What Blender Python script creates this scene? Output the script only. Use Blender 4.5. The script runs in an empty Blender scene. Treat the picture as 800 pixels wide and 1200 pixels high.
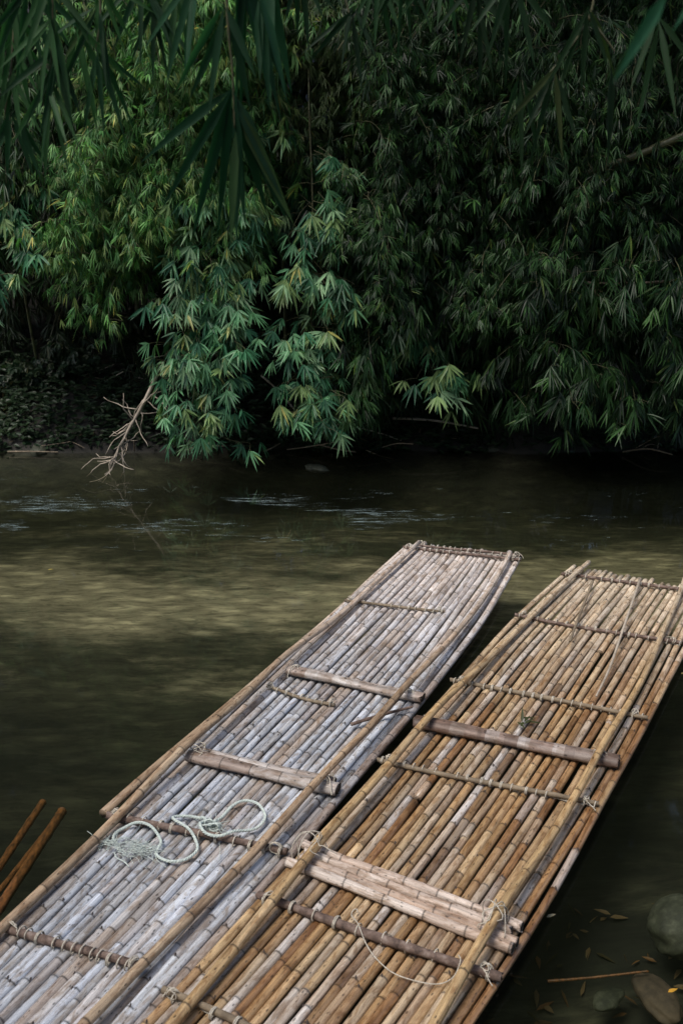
import bpy, math, random
import numpy as np
random.seed(7); rng = np.random.default_rng(7)
D = bpy.data; sc = bpy.context.scene; COL = sc.collection
# ------------------------------------------------------------------ camera model
F = 1167.0; HY = 190.0; H = 3.2; PITCH = math.atan((600 - HY) / F)
cp, sp = math.cos(PITCH), math.sin(PITCH)
def ray(x, y):
    a = (x - 400) / F; b = -(y - 600) / F
    return np.array([a, cp + b * sp, -sp + b * cp])
def P(x, y, z=0.0):
    d = ray(x, y); t = (z - H) / d[2]
    return np.array([d[0] * t, d[1] * t, z])
def Q(x, y, Y):
    d = ray(x, y); t = Y / d[1]
    return np.array([d[0] * t, Y, H + d[2] * t])
def nrm(v):
    v = np.asarray(v, float); return v / (np.linalg.norm(v, axis=-1, keepdims=True) + 1e-9)
# ------------------------------------------------------------------ materials
def mat(name):
    m = D.materials.new(name); m.use_nodes = True; nt = m.node_tree; nt.nodes.clear()
    def N(t, **k):
        n = nt.nodes.new(t)
        for a, b in k.items():
            if a in n.inputs: n.inputs[a].default_value = b
            else: setattr(n, a, b)
        return n
    def L(a, b, oa=0, ib=0):
        nt.links.new(a.outputs[oa], b.inputs[ib])
    return m, nt, N, L
def ramp(n, pts):
    e = n.color_ramp.elements
    while len(e) > 1: e.remove(e[-1])
    f = lambda c: (c if isinstance(c, tuple) else (c, c, c)) + (1,)
    e[0].position = pts[0][0]; e[0].color = f(pts[0][1])
    for p, c in pts[1:]: q = e.new(p); q.color = f(c)
def mixc(nt, a, b, f, mode='MIX'):
    n = nt.nodes.new('ShaderNodeMix'); n.data_type = 'RGBA'; n.blend_type = mode
    for v, k in ((f, 0), (a, 6), (b, 7)):
        if isinstance(v, (int, float)): n.inputs[k].default_value = v
        elif isinstance(v, tuple): n.inputs[k].default_value = v + (1,)
        else: nt.links.new(v, n.inputs[k])
    return n.outputs[2]
def m_bamboo():
    m, nt, N, L = mat('bamboo_cane')
    at = N('ShaderNodeAttribute', attribute_name='col'); nd = N('ShaderNodeAttribute', attribute_name='node')
    uv = N('ShaderNodeUVMap', uv_map='UVMap')
    mp = N('ShaderNodeMapping'); mp.inputs['Scale'].default_value = (12, 2.4, 1); L(uv, mp)
    st = N('ShaderNodeTexNoise', Scale=1.0, Detail=7.0, Roughness=0.68); L(mp, st)
    r1 = N('ShaderNodeValToRGB'); ramp(r1, [(0.3, 0.42), (0.5, 0.95), (0.7, 1.4)]); L(st, r1)
    c = mixc(nt, at.outputs[0], r1.outputs[0], 0.9, 'MULTIPLY')
    # broad weather blotches
    mp2 = N('ShaderNodeMapping'); mp2.inputs['Scale'].default_value = (2.2, 5, 1); L(uv, mp2)
    n2 = N('ShaderNodeTexNoise', Scale=1.7, Detail=9.0, Roughness=0.72, Distortion=0.6); L(mp2, n2)
    r2 = N('ShaderNodeValToRGB'); ramp(r2, [(0.47, 0.0), (0.6, 1.0)]); L(n2, r2)
    brown = mixc(nt, c, (0.52, 0.42, 0.33), 0.85, 'MULTIPLY')
    c = mixc(nt, c, brown, r2.outputs[0])
    # dark fungus specks
    mp3 = N('ShaderNodeMapping'); mp3.inputs['Scale'].default_value = (5, 16, 1); L(uv, mp3)
    vo = N('ShaderNodeTexVoronoi', Scale=1.6, Randomness=1.0); L(mp3, vo)
    n3 = N('ShaderNodeTexNoise', Scale=0.8, Detail=2.0); L(mp3, n3)
    ad = N('ShaderNodeMath', operation='MULTIPLY_ADD'); ad.inputs[1].default_value = 0.55; L(n3, ad); L(vo, ad, 0, 2)
    r3 = N('ShaderNodeValToRGB'); ramp(r3, [(0.40, 0.15), (0.46, 1.0)]); L(ad, r3)
    c = mixc(nt, c, r3.outputs[0], 0.8, 'MULTIPLY')
    n4 = N('ShaderNodeTexNoise', Scale=9.0, Detail=6.0, Roughness=0.8); L(mp3, n4)
    r4 = N('ShaderNodeValToRGB'); ramp(r4, [(0.38, 0.35), (0.48, 1.0)]); L(n4, r4)
    c = mixc(nt, c, r4.outputs[0], 0.6, 'MULTIPLY')
    # node rings
    rr = N('ShaderNodeValToRGB'); ramp(rr, [(0.0, 1.0), (0.35, 1.0), (0.9, 0.25)]); L(nd, rr, 2, 0)
    c = mixc(nt, c, rr.outputs[0], 1.0, 'MULTIPLY')
    b = N('ShaderNodeBsdfPrincipled'); nt.links.new(c, b.inputs['Base Color'])
    b.inputs['Specular IOR Level'].default_value = 0.45
    rm = N('ShaderNodeMapRange'); rm.inputs[3].default_value = 0.62; rm.inputs[4].default_value = 0.33; L(at, rm, 3, 0)
    L(rm, b, 0, b.inputs.find('Roughness'))
    bp = N('ShaderNodeBump', Strength=0.5, Distance=0.003); L(n2, bp, 0, 2); 
    nt.links.new(bp.outputs[0], b.inputs['Normal'])
    o = N('ShaderNodeOutputMaterial'); L(b, o); return m
def m_leaf(name, transl=0.3, rough=0.42, spec=.25):
    m, nt, N, L = mat(name)
    at = N('ShaderNodeAttribute', attribute_name='col')
    ns = N('ShaderNodeTexNoise', Scale=6.0, Detail=3.0); tc = N('ShaderNodeTexCoord'); L(tc, ns, 3, 0)
    r = N('ShaderNodeValToRGB'); ramp(r, [(0.3, 0.75), (0.7, 1.2)]); L(ns, r)
    c = mixc(nt, at.outputs[0], r.outputs[0], 1.0, 'MULTIPLY')
    b = N('ShaderNodeBsdfPrincipled', Roughness=rough); nt.links.new(c, b.inputs['Base Color'])
    b.inputs['Specular IOR Level'].default_value = spec
    t = N('ShaderNodeBsdfTranslucent'); c2 = mixc(nt, c, (.8, 1.25, 0.6), 1.0, 'MULTIPLY'); nt.links.new(c2, t.inputs[0])
    mx = N('ShaderNodeMixShader'); mx.inputs[0].default_value = transl; L(b, mx, 0, 1); L(t, mx, 0, 2)
    o = N('ShaderNodeOutputMaterial'); L(mx, o); return m
def m_noise(name, c1, c2, scale=8, rough=0.8, bump=0.4, dist=0.01, stretch=(1, 1, 1), c3=None, detail=9.0):
    m, nt, N, L = mat(name)
    tc = N('ShaderNodeTexCoord'); mp = N('ShaderNodeMapping'); mp.inputs['Scale'].default_value = stretch; L(tc, mp, 3, 0)
    n = N('ShaderNodeTexNoise', Scale=float(scale), Detail=detail, Roughness=0.7); L(mp, n)
    r = N('ShaderNodeValToRGB'); pts = [(0.35, c1), (0.65, c2)]
    if c3: pts = [(0.33, c1), (0.52, c2), (0.68, c3)]
    ramp(r, pts); L(n, r)
    b = N('ShaderNodeBsdfPrincipled', Roughness=rough); L(r, b)
    bp = N('ShaderNodeBump', Strength=bump, Distance=dist); L(n, bp, 0, 2); nt.links.new(bp.outputs[0], b.inputs['Normal'])
    o = N('ShaderNodeOutputMaterial'); L(b, o); return m
M_CANE = m_bamboo()
M_LEAF = m_leaf('bamboo_leaf'); M_LEAFG = m_leaf('broad_leaf', 0.28, 0.42, .3); M_LEAFN = m_leaf('near_leaf', 0.5, 0.5, .15)
M_BARK = m_noise('crossbar_bark', (0.03, 0.018, 0.014), (0.13, 0.088, 0.07), 24, 0.85, 0.9, 0.006, c3=(0.24, 0.19, 0.165))
M_STRING = m_noise('string', (0.3, 0.27, 0.22), (0.58, 0.54, 0.46), 60, 0.9, 0.2, 0.001)
M_ROPE = m_noise('rope_fibre', (0.36, 0.42, 0.40), (0.58, 0.64, 0.60), 70, 0.85, 0.3, 0.001)
M_TWIG = m_noise('twig', (0.10, 0.075, 0.05), (0.24, 0.19, 0.13), 12, 0.85, 0.3, 0.003)
M_STEM = m_noise('green_twig', (0.03, 0.035, 0.014), (0.09, 0.085, 0.035), 12, 0.7, 0.3, 0.003)
M_PALE = m_noise('dead_wood', (0.2, 0.165, 0.125), (0.44, 0.38, 0.31), 10, 0.85, 0.3, 0.003)
M_CULM = m_noise('culm', (0.04, 0.05, 0.02), (0.10, 0.10, 0.045), 5, 0.5, 0.2, 0.003)
M_ROCK = m_noise('river_stone', (.010, .012, .007), (.035, .04, .024), 16, 0.75, 0.8, 0.03, c3=(0.08, 0.085, 0.06))
M_SUNK = m_noise('wet_cane', (0.03, 0.017, 0.008), (0.24, 0.10, 0.03), 22, 0.35, 0.4, 0.005, stretch=(3, 1, 3))
M_DARK = m_noise('hollow_shade_paint', (0.01, 0.008, 0.006), (0.03, 0.022, 0.016), 20, 0.9)
def fbm(x, y, s=1.0, seed=0):
    v = 0; a = 1
    r = np.random.default_rng(seed)
    for o in range(5):
        for _ in range(3):
            th = r.uniform(0, 6.28); ph = r.uniform(0, 6.28); f = s * 2 ** o * r.uniform(.8, 1.25)
            v = v + a * np.sin((x * math.cos(th) + y * math.sin(th)) * f + ph) / 3
        a *= .5
    return v
# ------------------------------------------------------------------ mesh builder
class MB:
    def __init__(s): s.v = []; s.f = []; s.uv = []; s.node = []; s.col = []; s.n = 0
    def sweep(s, path, rad, sides=8, col=(0.3, 0.3, 0.3, 0), node=None, uv0=(0, 0), cap=True, cols=None, jag=0, squash=None, open_end=False):
        path = np.asarray(path, float); n = len(path); rad = np.broadcast_to(np.asarray(rad, float), (n,))
        t = np.gradient(path, axis=0); t = nrm(t)
        up = np.array([0, 0, 1.0]) if abs(t[0][2]) < 0.9 else np.array([1.0, 0, 0])
        a = nrm(np.cross(t[0], up)); A = []
        for k in range(n):
            a = a - t[k] * np.dot(a, t[k]); a = a / (np.linalg.norm(a) + 1e-9); A.append(a)
        A = np.array(A); B = np.cross(A, t)
        th = np.linspace(0, 2 * math.pi, sides, endpoint=False)
        c, si = np.cos(th), np.sin(th)
        if squash: c = c * squash[0]; si = si * squash[1]
        ring = path[:, None] + rad[:, None, None] * (A[:, None] * c[None, :, None] + B[:, None] * si[None, :, None])
        if jag:
            ring[0] += t[0] * (rng.random((sides, 1)) * jag); ring[-1] -= t[-1] * (rng.random((sides, 1)) * jag)
        arc = np.concatenate([[0], np.cumsum(np.linalg.norm(np.diff(path, axis=0), axis=1))])
        b = s.n; s.v.append(ring.reshape(-1, 3)); s.n += n * sides
        nd = np.zeros(n) if node is None else np.asarray(node, float)
        s.node.append(np.repeat(nd, sides))
        for k in range(n - 1):
            cc = col if cols is None else cols[k]
            for j in range(sides):
                j2 = (j + 1) % sides
                s.f.append((b + k * sides + j, b + k * sides + j2, b + (k + 1) * sides + j2, b + (k + 1) * sides + j))
                u0, u1 = j / sides + uv0[0], (j + 1) / sides + uv0[0]; v0, v1 = arc[k] + uv0[1], arc[k + 1] + uv0[1]
                s.uv += [u0, v0, u1, v0, u1, v1, u0, v1]; s.col.append(cc)
        if cap and not open_end:
            for k, order in ((0, range(sides - 1, -1, -1)), (n - 1, range(sides))):
                s.f.append(tuple(b + k * sides + j for j in order))
                cc = col if cols is None else cols[min(k, n - 2)]
                for j in order: s.uv += [0.3 + 0.1 * math.cos(th[j]) + uv0[0], arc[k] + 0.02 * math.sin(th[j]) + uv0[1]]
                s.col.append(tuple(x * 0.5 for x in cc[:3]) + (0,))
        return s
    def build(s, name, material, parent=None, loc=None, smooth=True):
        me = D.meshes.new(name); v = np.concatenate(s.v)
        if loc is not None: v = v - np.asarray(loc)
        me.from_pydata(v.tolist(), [], s.f); 
        me.polygons.foreach_set('use_smooth', [smooth] * len(s.f))
        uvl = me.uv_layers.new(name='UVMap'); uvl.data.foreach_set('uv', s.uv)
        a = me.attributes.new('node', 'FLOAT', 'POINT'); a.data.foreach_set('value', np.concatenate(s.node))
        a = me.attributes.new('col', 'FLOAT_COLOR', 'FACE'); a.data.foreach_set('color', np.array([tuple(c) for c in s.col], float).ravel())
        me.materials.append(material); o = D.objects.new(name, me); COL.objects.link(o)
        if parent is not None: o.parent = parent
        return o
def tag(o, label=None, cat=None, group=None, kind=None):
    if label: o['label'] = label
    if cat: o['category'] = cat
    if group: o['group'] = group
    if kind: o['kind'] = kind
    return o
def thing(name, loc, label, cat, group=None):
    o = D.objects.new(name, None); o.empty_display_size = 0.1; o.location = tuple(map(float, loc)); COL.objects.link(o)
    return tag(o, label, cat, group)
# ------------------------------------------------------------------ rafts
class Curve:            # X as a smooth function of Y through ground points seen in the photograph
    def __init__(s, pix, z, deg=3):
        p = np.array([P(x, y, z) for x, y in pix]); s.c = np.polyfit(p[:, 1], p[:, 0], deg)
        s.lo, s.hi = p[:, 1].min(), p[:, 1].max(); s.z = z
    def __call__(s, Y):
        Y = np.asarray(Y, float); Yc = np.clip(Y, s.lo, s.hi); dc = np.polyder(s.c)
        return np.polyval(s.c, Yc) + np.polyval(dc, Yc) * (Y - Yc)
ZD = 0.075   # deck pole centre height
def cane_path(fx, y0, y1, z, r, loc, internode=0.3, wob=0.008, taper=0.15, zf=None, flip=False, thin=1.0):
    """path of a bamboo cane with node rings from y0 (near) to y1 (far)"""
    ys = []; nd = []; seg = []; y = y0; k = 0
    il = internode
    ys.append(y0); nd.append(0); seg.append(0)
    y = y0 + random.uniform(0.1, 1) * il
    while y < y1 - 0.05:
        for dy, v in ((-0.016, 0.0), (-0.004, 0.55), (0.0, 1.0), (0.005, 0.5), (0.018, 0.0)):
            ys.append(y + dy); nd.append(v); seg.append(k if dy < 0.001 else k + 1)
        ys.append(y + il * 0.5); nd.append(0); seg.append(k + 1)
        k += 1; y += il * random.uniform(0.86, 1.14)
    ys.append(y1); nd.append(0); seg.append(k + 1)
    o = np.argsort(ys); ys = np.array(ys)[o]; nd = np.array(nd)[o]; seg = np.array(seg)[o]
    ph = random.uniform(0, 9); ph2 = random.uniform(0, 9)
    x = fx(ys) + wob * np.sin(ys * 1.9 + ph) + wob * 0.6 * np.sin(ys * 4.7 + ph2)
    zz = np.full(len(ys), z) if zf is None else zf(ys)
    zz = zz + 0.004 * np.sin(ys * 2.3 + ph2) 
    tt = (ys - ys[0]) / (ys[-1] - ys[0]); tt = 1 - tt if flip else tt
    rad = r * (1 + taper * 0.5 - taper * tt) * (1 + 0.09 * nd)
    return np.stack([x, ys, zz], 1) - np.array(loc), rad, nd, seg
def cane_cols(seg, palette, base=None, var=0.5, wet=0.3, far=None, ys=None):
    base = base or random.choice(palette); out = {}; r = []
    for k, sg in enumerate(seg[:-1]):
        if sg not in out:
            c = np.array(base) if random.random() > var else np.array(random.choice(palette))
            c = 0.55 * c + 0.45 * np.array(base); c = c * random.uniform(0.82, 1.18)
            out[sg] = c
        c = out[sg].copy()
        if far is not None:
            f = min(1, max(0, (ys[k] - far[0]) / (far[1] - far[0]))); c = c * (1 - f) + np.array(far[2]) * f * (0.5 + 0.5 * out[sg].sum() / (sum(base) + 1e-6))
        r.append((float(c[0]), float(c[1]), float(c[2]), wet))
    return r
def make_lashing(parent, p0, p1, r, n, ts=0.0032, lo=0.022, name='lashing', loc=(0, 0, 0), skip=0.08):
    """one continuous string spiralling along a crossbar"""
    p0 = np.array(p0); p1 = np.array(p1); d = nrm(p1 - p0); side = nrm(np.cross([0, 0, 1.0], d)); pts = []
    for k in range(n):
        if random.random() < skip: continue
        t = (k + 0.5 + random.uniform(-.18, .18)) / n; c = p0 + (p1 - p0) * t; sl = random.uniform(.004, .014)
        for rep in range(random.choice((1, 1, 2))):
            for a in np.linspace(0, 2 * math.pi, 13)[:-1]:
                rr = (r + ts) * random.uniform(1, 1.06); low = (lo if math.cos(a + math.pi) < -0.3 else 0)
                z = rr * math.cos(a + math.pi); z = z if z > -.2 * rr else -rr * .8
                pts.append(c + d * (rep * .007 + sl * a / 6.28) + side * rr * 1.12 * math.sin(a + math.pi) + np.array([0, 0, z]))
    if pts:
        q = smooth(pts, len(pts) * 2); mb = MB(); mb.sweep(q, ts, 5); return mb.build(name, M_STRING, parent)
def tie(parent, c, r, loc, n=4, name='rope_tie', ts=0.0025, messy=1.0):
    c = np.array(c) - np.array(loc); pts = []
    for k in range(n):
        ax = nrm(np.array([random.uniform(-1, 1), random.uniform(-1, 1), random.uniform(-.3, .3)])); b = nrm(np.cross(ax, [0, 0, 1.0])); e = np.cross(ax, b)
        rr = r * random.uniform(.9, 1.08)
        pts += [c + b * rr * math.cos(a) + e * rr * math.sin(a) + ax * .004 * math.sin(3 * a) for a in np.linspace(0, 2 * math.pi, 10)[:-1]]
    q = pts[-1]; v = np.array([random.uniform(-1, 1), random.uniform(-1, 1), -.1]) * .009 * messy
    for j in range(6): q = q + v; v = v + np.array([random.uniform(-1, 1), random.uniform(-1, 1), -.5]) * .004; pts.append(q)
    mb = MB(); mb.sweep(smooth(pts, len(pts) * 3), ts, 5)
    return mb.build(name, M_STRING, parent)
def smooth(pts, n=160):
    p = np.array(pts, float); m = len(p); out = []
    for k in range(m - 1):
        a, b, c, d = p[max(k - 1, 0)], p[k], p[k + 1], p[min(k + 2, m - 1)]
        for t in np.linspace(0, 1, max(2, n // (m - 1)), endpoint=False):
            out.append(.5 * ((2 * b) + (c - a) * t + (2 * a - 5 * b + 4 * c - d) * t * t + (3 * b - a - 3 * c + d) * t ** 3))
    out.append(p[-1]); return np.array(out)
def raft(loc, label, Lf, Rf, ylf, yrf, ynear, n, palette, bars, boards, rails, wet, far, r0, extra=None):
    root = thing('bamboo_raft', loc, label, 'raft', 'bamboo rafts moored side by side')
    loc = np.array(loc)
    for k in range(n):
        u = (k + 0.5) / n
        fx = lambda Y, u=u: Lf(Y) * (1 - u) + Rf(Y) * u
        y1 = ylf * (1 - u) + yrf * u + random.uniform(-0.03, 0.05)
        r = r0 * random.uniform(0.9, 1.05)
        z = ZD + random.uniform(-0.006, 0.006)
        spans = [(ynear, y1)]
        q = random.random()
        if 2 < k < n - 2 and q < 0.45:      # two canes butted one after the other
            ym = random.uniform(ynear + 2.2, y1 - 0.8); spans = [(ynear, ym), (ym + random.uniform(0.01, 0.03), y1)]
        mb = MB(); base = random.choice(palette)
        for (a, b) in spans:
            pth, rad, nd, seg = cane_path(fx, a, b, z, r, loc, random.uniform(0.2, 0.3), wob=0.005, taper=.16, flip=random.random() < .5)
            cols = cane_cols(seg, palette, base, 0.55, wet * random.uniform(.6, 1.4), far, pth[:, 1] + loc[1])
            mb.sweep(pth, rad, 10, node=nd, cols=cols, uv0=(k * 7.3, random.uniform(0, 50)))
            for q in np.where(nd > .9)[0]:
                if random.random() < .42:
                    a = random.uniform(-.9, .9); rr = rad[q]; c0 = pth[q] + np.array([math.sin(a) * rr, .004, math.cos(a) * rr]); 
                    mb.sweep([c0 + [0, -.010, -.002], c0 + [0, 0, .001], c0 + [0, .012, -.001]], [.001, random.uniform(.0035, .006), .0012], 5, col=(.05, .035, .03, .1))
        mb.build('pole', M_CANE, root)
    def rail_z(ys, side):
        z = np.full(len(ys), ZD + r0 + 0.030 + 0.02)
        for (p, q, w, kind) in boards:
            yy = p[1] if side == 0 else q[1]
            z = z + (0.052 if kind != 'log' else 0.058) * np.exp(-((ys - yy) / 0.5) ** 2)
        return z
    for (fx, y0, y1, r, side, rc) in rails:
        mb = MB(); zf = (lambda ys, side=side: rail_z(ys, side)) if side < 2 else None
        pth, rad, nd, seg = cane_path(fx, y0, y1, ZD + (0.01 if side > 1 else 0), r, loc, random.uniform(.26, .32), wob=0.006, taper=.3, zf=zf)
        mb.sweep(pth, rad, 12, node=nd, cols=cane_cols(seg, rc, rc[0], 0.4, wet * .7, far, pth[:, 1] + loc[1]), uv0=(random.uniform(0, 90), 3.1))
        mb.build('side_rail' if side < 2 else 'outer_pole', M_CANE, root)
    ZB = ZD + r0 + 0.012
    for (p, q, r, nl, c) in bars:
        p = np.array([p[0], p[1], ZB]) - loc; q = np.array([q[0], q[1], ZB]) - loc
        t = np.linspace(0, 1, 22)[:, None]; pts = p + (q - p) * t
        pts[:, 2] += 0.005 * np.sin(t[:, 0] * 5 + random.uniform(0, 6)) + r - 0.01; pts[:, 1] += 0.012 * np.sin(t[:, 0] * 4 + random.uniform(0, 6))
        mb = MB(); mb.sweep(pts, r * (1 + 0.12 * rng.standard_normal(22) * .6), 9, jag=.01); bo = mb.build('crossbar', M_BARK if c == 'b' else M_TWIG, root)
        make_lashing(bo, p + [0, 0, r - .01], q + [0, 0, r - .01], r, nl)
        for e in (0.06, .94):
            cc = p + (q - p) * e; tie(root, cc + loc + [0, 0, .02], r * 1.6, loc, 3)
    for (p, q, w, kind) in boards:
        zb = ZD + r0
        p = np.array([p[0], p[1], zb]) - loc; q = np.array([q[0], q[1], zb]) - loc; d = nrm(q - p); sd = nrm(np.cross([0, 0, 1.0], d))
        bd = D.objects.new('seat_board', None); COL.objects.link(bd); bd.parent = root
        if kind == 'log': slats = [(0, w * .5, 1.0, .0), ]
        elif kind == 'log2': slats = [(-w * .22, w * .36, 1, 0), (w * .3, w * .26, .95, .03)]
        else: slats = [(w * (i - 1.5) * .255, w * .132 * random.uniform(.9, 1.12), random.uniform(.94, 1.03), random.uniform(-.02, .05)) for i in range(4)]
        for i, (off, rr, le, st) in enumerate(slats):
            a = p + sd * off + d * st; b = p + (q - p) * le + sd * off * random.uniform(.9, 1.1)
            n_ = 110; t = np.linspace(0, 1, n_)[:, None]; pts = a + (b - a) * t
            sq = .62 if kind != 'slats' else 1.0
            pts[:, 2] += rr * sq + .002 + .003 * np.sin(t[:, 0] * 7 + i)
            rad = rr * (1 + .06 * np.sin(t[:, 0] * 9 + i) + .05 * fbm(t[:, 0] * 8, t[:, 0] * 0 + i * 3.3, 1.5, i) + .012 * rng.standard_normal(n_)); nd = np.zeros(n_)
            cols = []; lgp = [(.40, .37, .35), (.30, .25, .22), (.50, .47, .45), (.24, .18, .15)] if 'left' in label else [(.26, .21, .18), (.11, .075, .06), (.42, .38, .36), (.2, .13, .1)]
            pal = [(.52, .43, .37), (.40, .29, .22), (.60, .52, .46)] if kind == 'slats' else lgp
            cb = np.array(random.choice(pal)); step = random.randint(16, 30); ph = random.randint(0, 20)
            for k in range(n_ - 1):
                if (k + ph) % step == 0: cb = .5 * cb + .5 * np.array(random.choice(pal)); nd[k] = 1.0 if kind != 'log' else .5
                if kind == 'log' and random.random() < .2: cb = .35 * cb + .65 * np.array(random.choice(pal))
                cols.append(tuple(cb) + (.15,))
            mb = MB(); mb.sweep(pts, rad, 12, node=nd, cols=cols, uv0=(random.uniform(0, 50), random.uniform(0, 50)), squash=(1, sq), jag=.035, open_end=True)
            s_ = mb.build('slat', M_CANE, bd)
            mb = MB(); mb.sweep(pts[1:-1], rad[1:-1] * .78, 10, squash=(1, sq), cap=True); mb.build('painted_shade_core', M_DARK, s_)  # solid core coloured dark for the shade inside the open ends
        for e in (.07, .9): tie(root, p + (q - p) * e + loc + [0, 0, w * .4], w * .42, loc, 4, messy=1.4)
    return root
def PG(x, y): return P(x, y, ZD + 0.03)[:2]
# left raft
LL = Curve([(476, 642), (370, 740), (290, 810), (212, 880), (146, 946), (70, 1020), (0, 1086)], ZD, 2)
LR = Curve([(610, 656), (571, 722), (540, 768), (498, 822), (460, 866), (420, 912), (393, 945), (335, 1018), (275, 1092), (208, 1160), (165, 1200)], ZD, 3)
ZR = ZD + .075
LrailL = Curve([(488, 637), (380, 738), (300, 808), (224, 876), (150, 950), (0, 1090)], ZR, 3)
LrailR = Curve([(596, 653), (557, 707), (510, 778), (468, 826), (420, 868), (357, 937), (308, 988), (240, 1058), (169, 1134), (101, 1199)], ZR, 3)
Lout = Curve([(478, 641), (372, 738), (292, 806), (208, 880), (124, 954)], ZD, 2)
ylf, yrf = P(478, 640, ZD)[1], P(611, 655, ZD)[1]
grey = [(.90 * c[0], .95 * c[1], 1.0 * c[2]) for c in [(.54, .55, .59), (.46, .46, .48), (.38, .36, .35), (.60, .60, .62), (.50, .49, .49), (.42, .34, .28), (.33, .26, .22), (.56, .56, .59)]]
green = [(.20, .18, .10), (.25, .21, .13), (.30, .26, .18)]
tan = [(.36, .26, .17), (.30, .21, .13), (.42, .33, .23)]
raft((P(240, 1000)[0], P(240, 1000)[1], 0), 'left raft of grey weathered bamboo with a frayed rope lying on it', LL, LR, ylf, yrf, 1.4, 21, grey,
     bars=[(PG(472, 642), PG(610, 657), .012, 19, 'b'), (PG(486, 638), PG(612, 653), .010, 17, 'b'), (PG(403, 704), PG(522, 718), .010, 12, 't'),
           (PG(312, 806), PG(393, 828), .011, 9, 't'), (PG(126, 956), PG(337, 1002), .018, 12, 'b'), (PG(8, 1089), PG(168, 1139), .018, 15, 'b')],
     boards=[(PG(336, 788), PG(497, 822), .085, 'log'), (PG(222, 886), PG(400, 927), .12, 'log2')],
     rails=[(LrailL, 1.4, P(488, 637, ZR)[1] + .03, .022, 0, tan), (LrailR, 1.4, P(596, 653, ZR)[1] + .03, .0205, 1, tan), (Lout, P(122, 955, ZD)[1], P(478, 641, ZD)[1], .021, 2, tan)],
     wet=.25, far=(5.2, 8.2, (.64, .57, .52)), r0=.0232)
# right raft
RL = Curve([(667, 666), (605, 722), (530, 802), (482, 858), (434, 910), (388, 962), (342, 1014), (274, 1088), (208, 1158), (168, 1200)], ZD, 3)
RR = Curve([(836, 697), (817, 742), (793, 785), (761, 845), (735, 900), (692, 979), (657, 1041), (612, 1110), (562, 1190)], ZD, 3)
RrailL = Curve([(682, 665), (624, 722), (560, 782), (516, 832), (440, 916), (390, 983), (355, 1022), (331, 1048), (264, 1129), (200, 1198)], ZR, 3)
RrailR = Curve([(806, 668), (800, 681), (778, 736), (748, 800), (716, 872), (680, 928), (628, 1000), (592, 1066), (541, 1155), (520, 1190)], ZR, 3)
gold = [(.44, .295, .155), (.36, .225, .11), (.25, .14, .068), (.49, .36, .215), (.40, .275, .155), (.40, .33, .26), (.52, .48, .45), (.19, .125, .08), (.33, .195, .095), (.46, .33, .185), (.43, .35, .265)]
gtan = [(.42, .29, .15), (.36, .24, .12), (.48, .36, .22)]
yl2, yr2 = P(668, 665, ZD)[1], P(836, 696, ZD)[1]
raft((P(520, 950)[0], P(520, 950)[1], 0), 'right raft of golden brown bamboo with a wide slatted board near the front', RL, RR, yl2, yr2, 1.4, 25, gold,
     bars=[(PG(657, 673), PG(832, 696), .013, 16, 'b'), (PG(602, 721), PG(800, 756), .013, 17, 'b'), (PG(527, 798), PG(758, 842), .014, 20, 't'),
           (PG(441, 890), PG(703, 946), .013, 20, 't'), (PG(301, 1052), PG(588, 1149), .020, 10, 'b'), (PG(190, 1165), PG(430, 1262), .016, 9, 't')],
     boards=[(PG(484, 849), PG(727, 898), .10, 'log'), (PG(346, 1003), PG(606, 1104), .19, 'slats')],
     rails=[(RrailL, 1.4, P(682, 664, ZR)[1] + .04, .0215, 0, gtan), (RrailR, 1.4, P(806, 668, ZR)[1], .0205, 1, gtan)],
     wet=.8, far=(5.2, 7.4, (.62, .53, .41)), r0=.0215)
# things lying on the rafts
ZT = ZD + .0235 + .012
def crop7(x, y): return (100 + .325 * x, 900 + .325 * y)
def smooth(pts, n=160):
    p = np.array(pts, float); m = len(p); out = []
    for k in range(m - 1):
        a, b, c, d = p[max(k - 1, 0)], p[k], p[k + 1], p[min(k + 2, m - 1)]
        for t in np.linspace(0, 1, max(2, n // (m - 1)), endpoint=False):
            out.append(.5 * ((2 * b) + (c - a) * t + (2 * a - 5 * b + 4 * c - d) * t * t + (3 * b - a - 3 * c + d) * t ** 3))
    out.append(p[-1]); return np.array(out)
rp = [(100, 262), (112, 232), (180, 210), (240, 224), (272, 265), (256, 310), (298, 336), (360, 330), (404, 292), (382, 246), (322, 206), (325, 180), (380, 176), (432, 192), (414, 228), (436, 258), (495, 268), (560, 246), (622, 220), (648, 180), (622, 136), (572, 124), (530, 143), (490, 185), (455, 205)]
path = smooth([P(*crop7(x, y), ZT + .004) for x, y in rp], 420)
barY = P(230, 977, ZT)
seglen = np.concatenate([[0], np.cumsum(np.linalg.norm(np.diff(path, axis=0), axis=1))])
pa, pb = P(126, 954, ZT)[:2], P(337, 1000, ZT)[:2]
dn = nrm(np.array([pb[1] - pa[1], -(pb[0] - pa[0])])); dist = (path[:, :2] - pa) @ dn
path[:, 2] += .036 * np.exp(-(dist / .06) ** 2)
path[:, 2] += np.where(seglen > 1.15, .010, 0)
ro = thing('rope', path[len(path) // 2] * [1, 1, 0] + [0, 0, ZT], 'pale blue green rope in loose loops with frayed ends on the left raft', 'rope')
rl = np.array(ro.location); mb = MB()
t_ = nrm(np.gradient(path, axis=0)); s1 = nrm(np.cross(t_, [0, 0, 1.0])); s2 = np.cross(s1, t_)
for k in range(3):
    ph = seglen * 2 * math.pi / .045 + k * 2 * math.pi / 3
    MB().sweep(path - rl + s1 * (.0042 * np.cos(ph))[:, None] + s2 * (.0042 * np.sin(ph))[:, None], .0040, 6).build('strand', M_ROPE, ro)
mb = MB()
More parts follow.
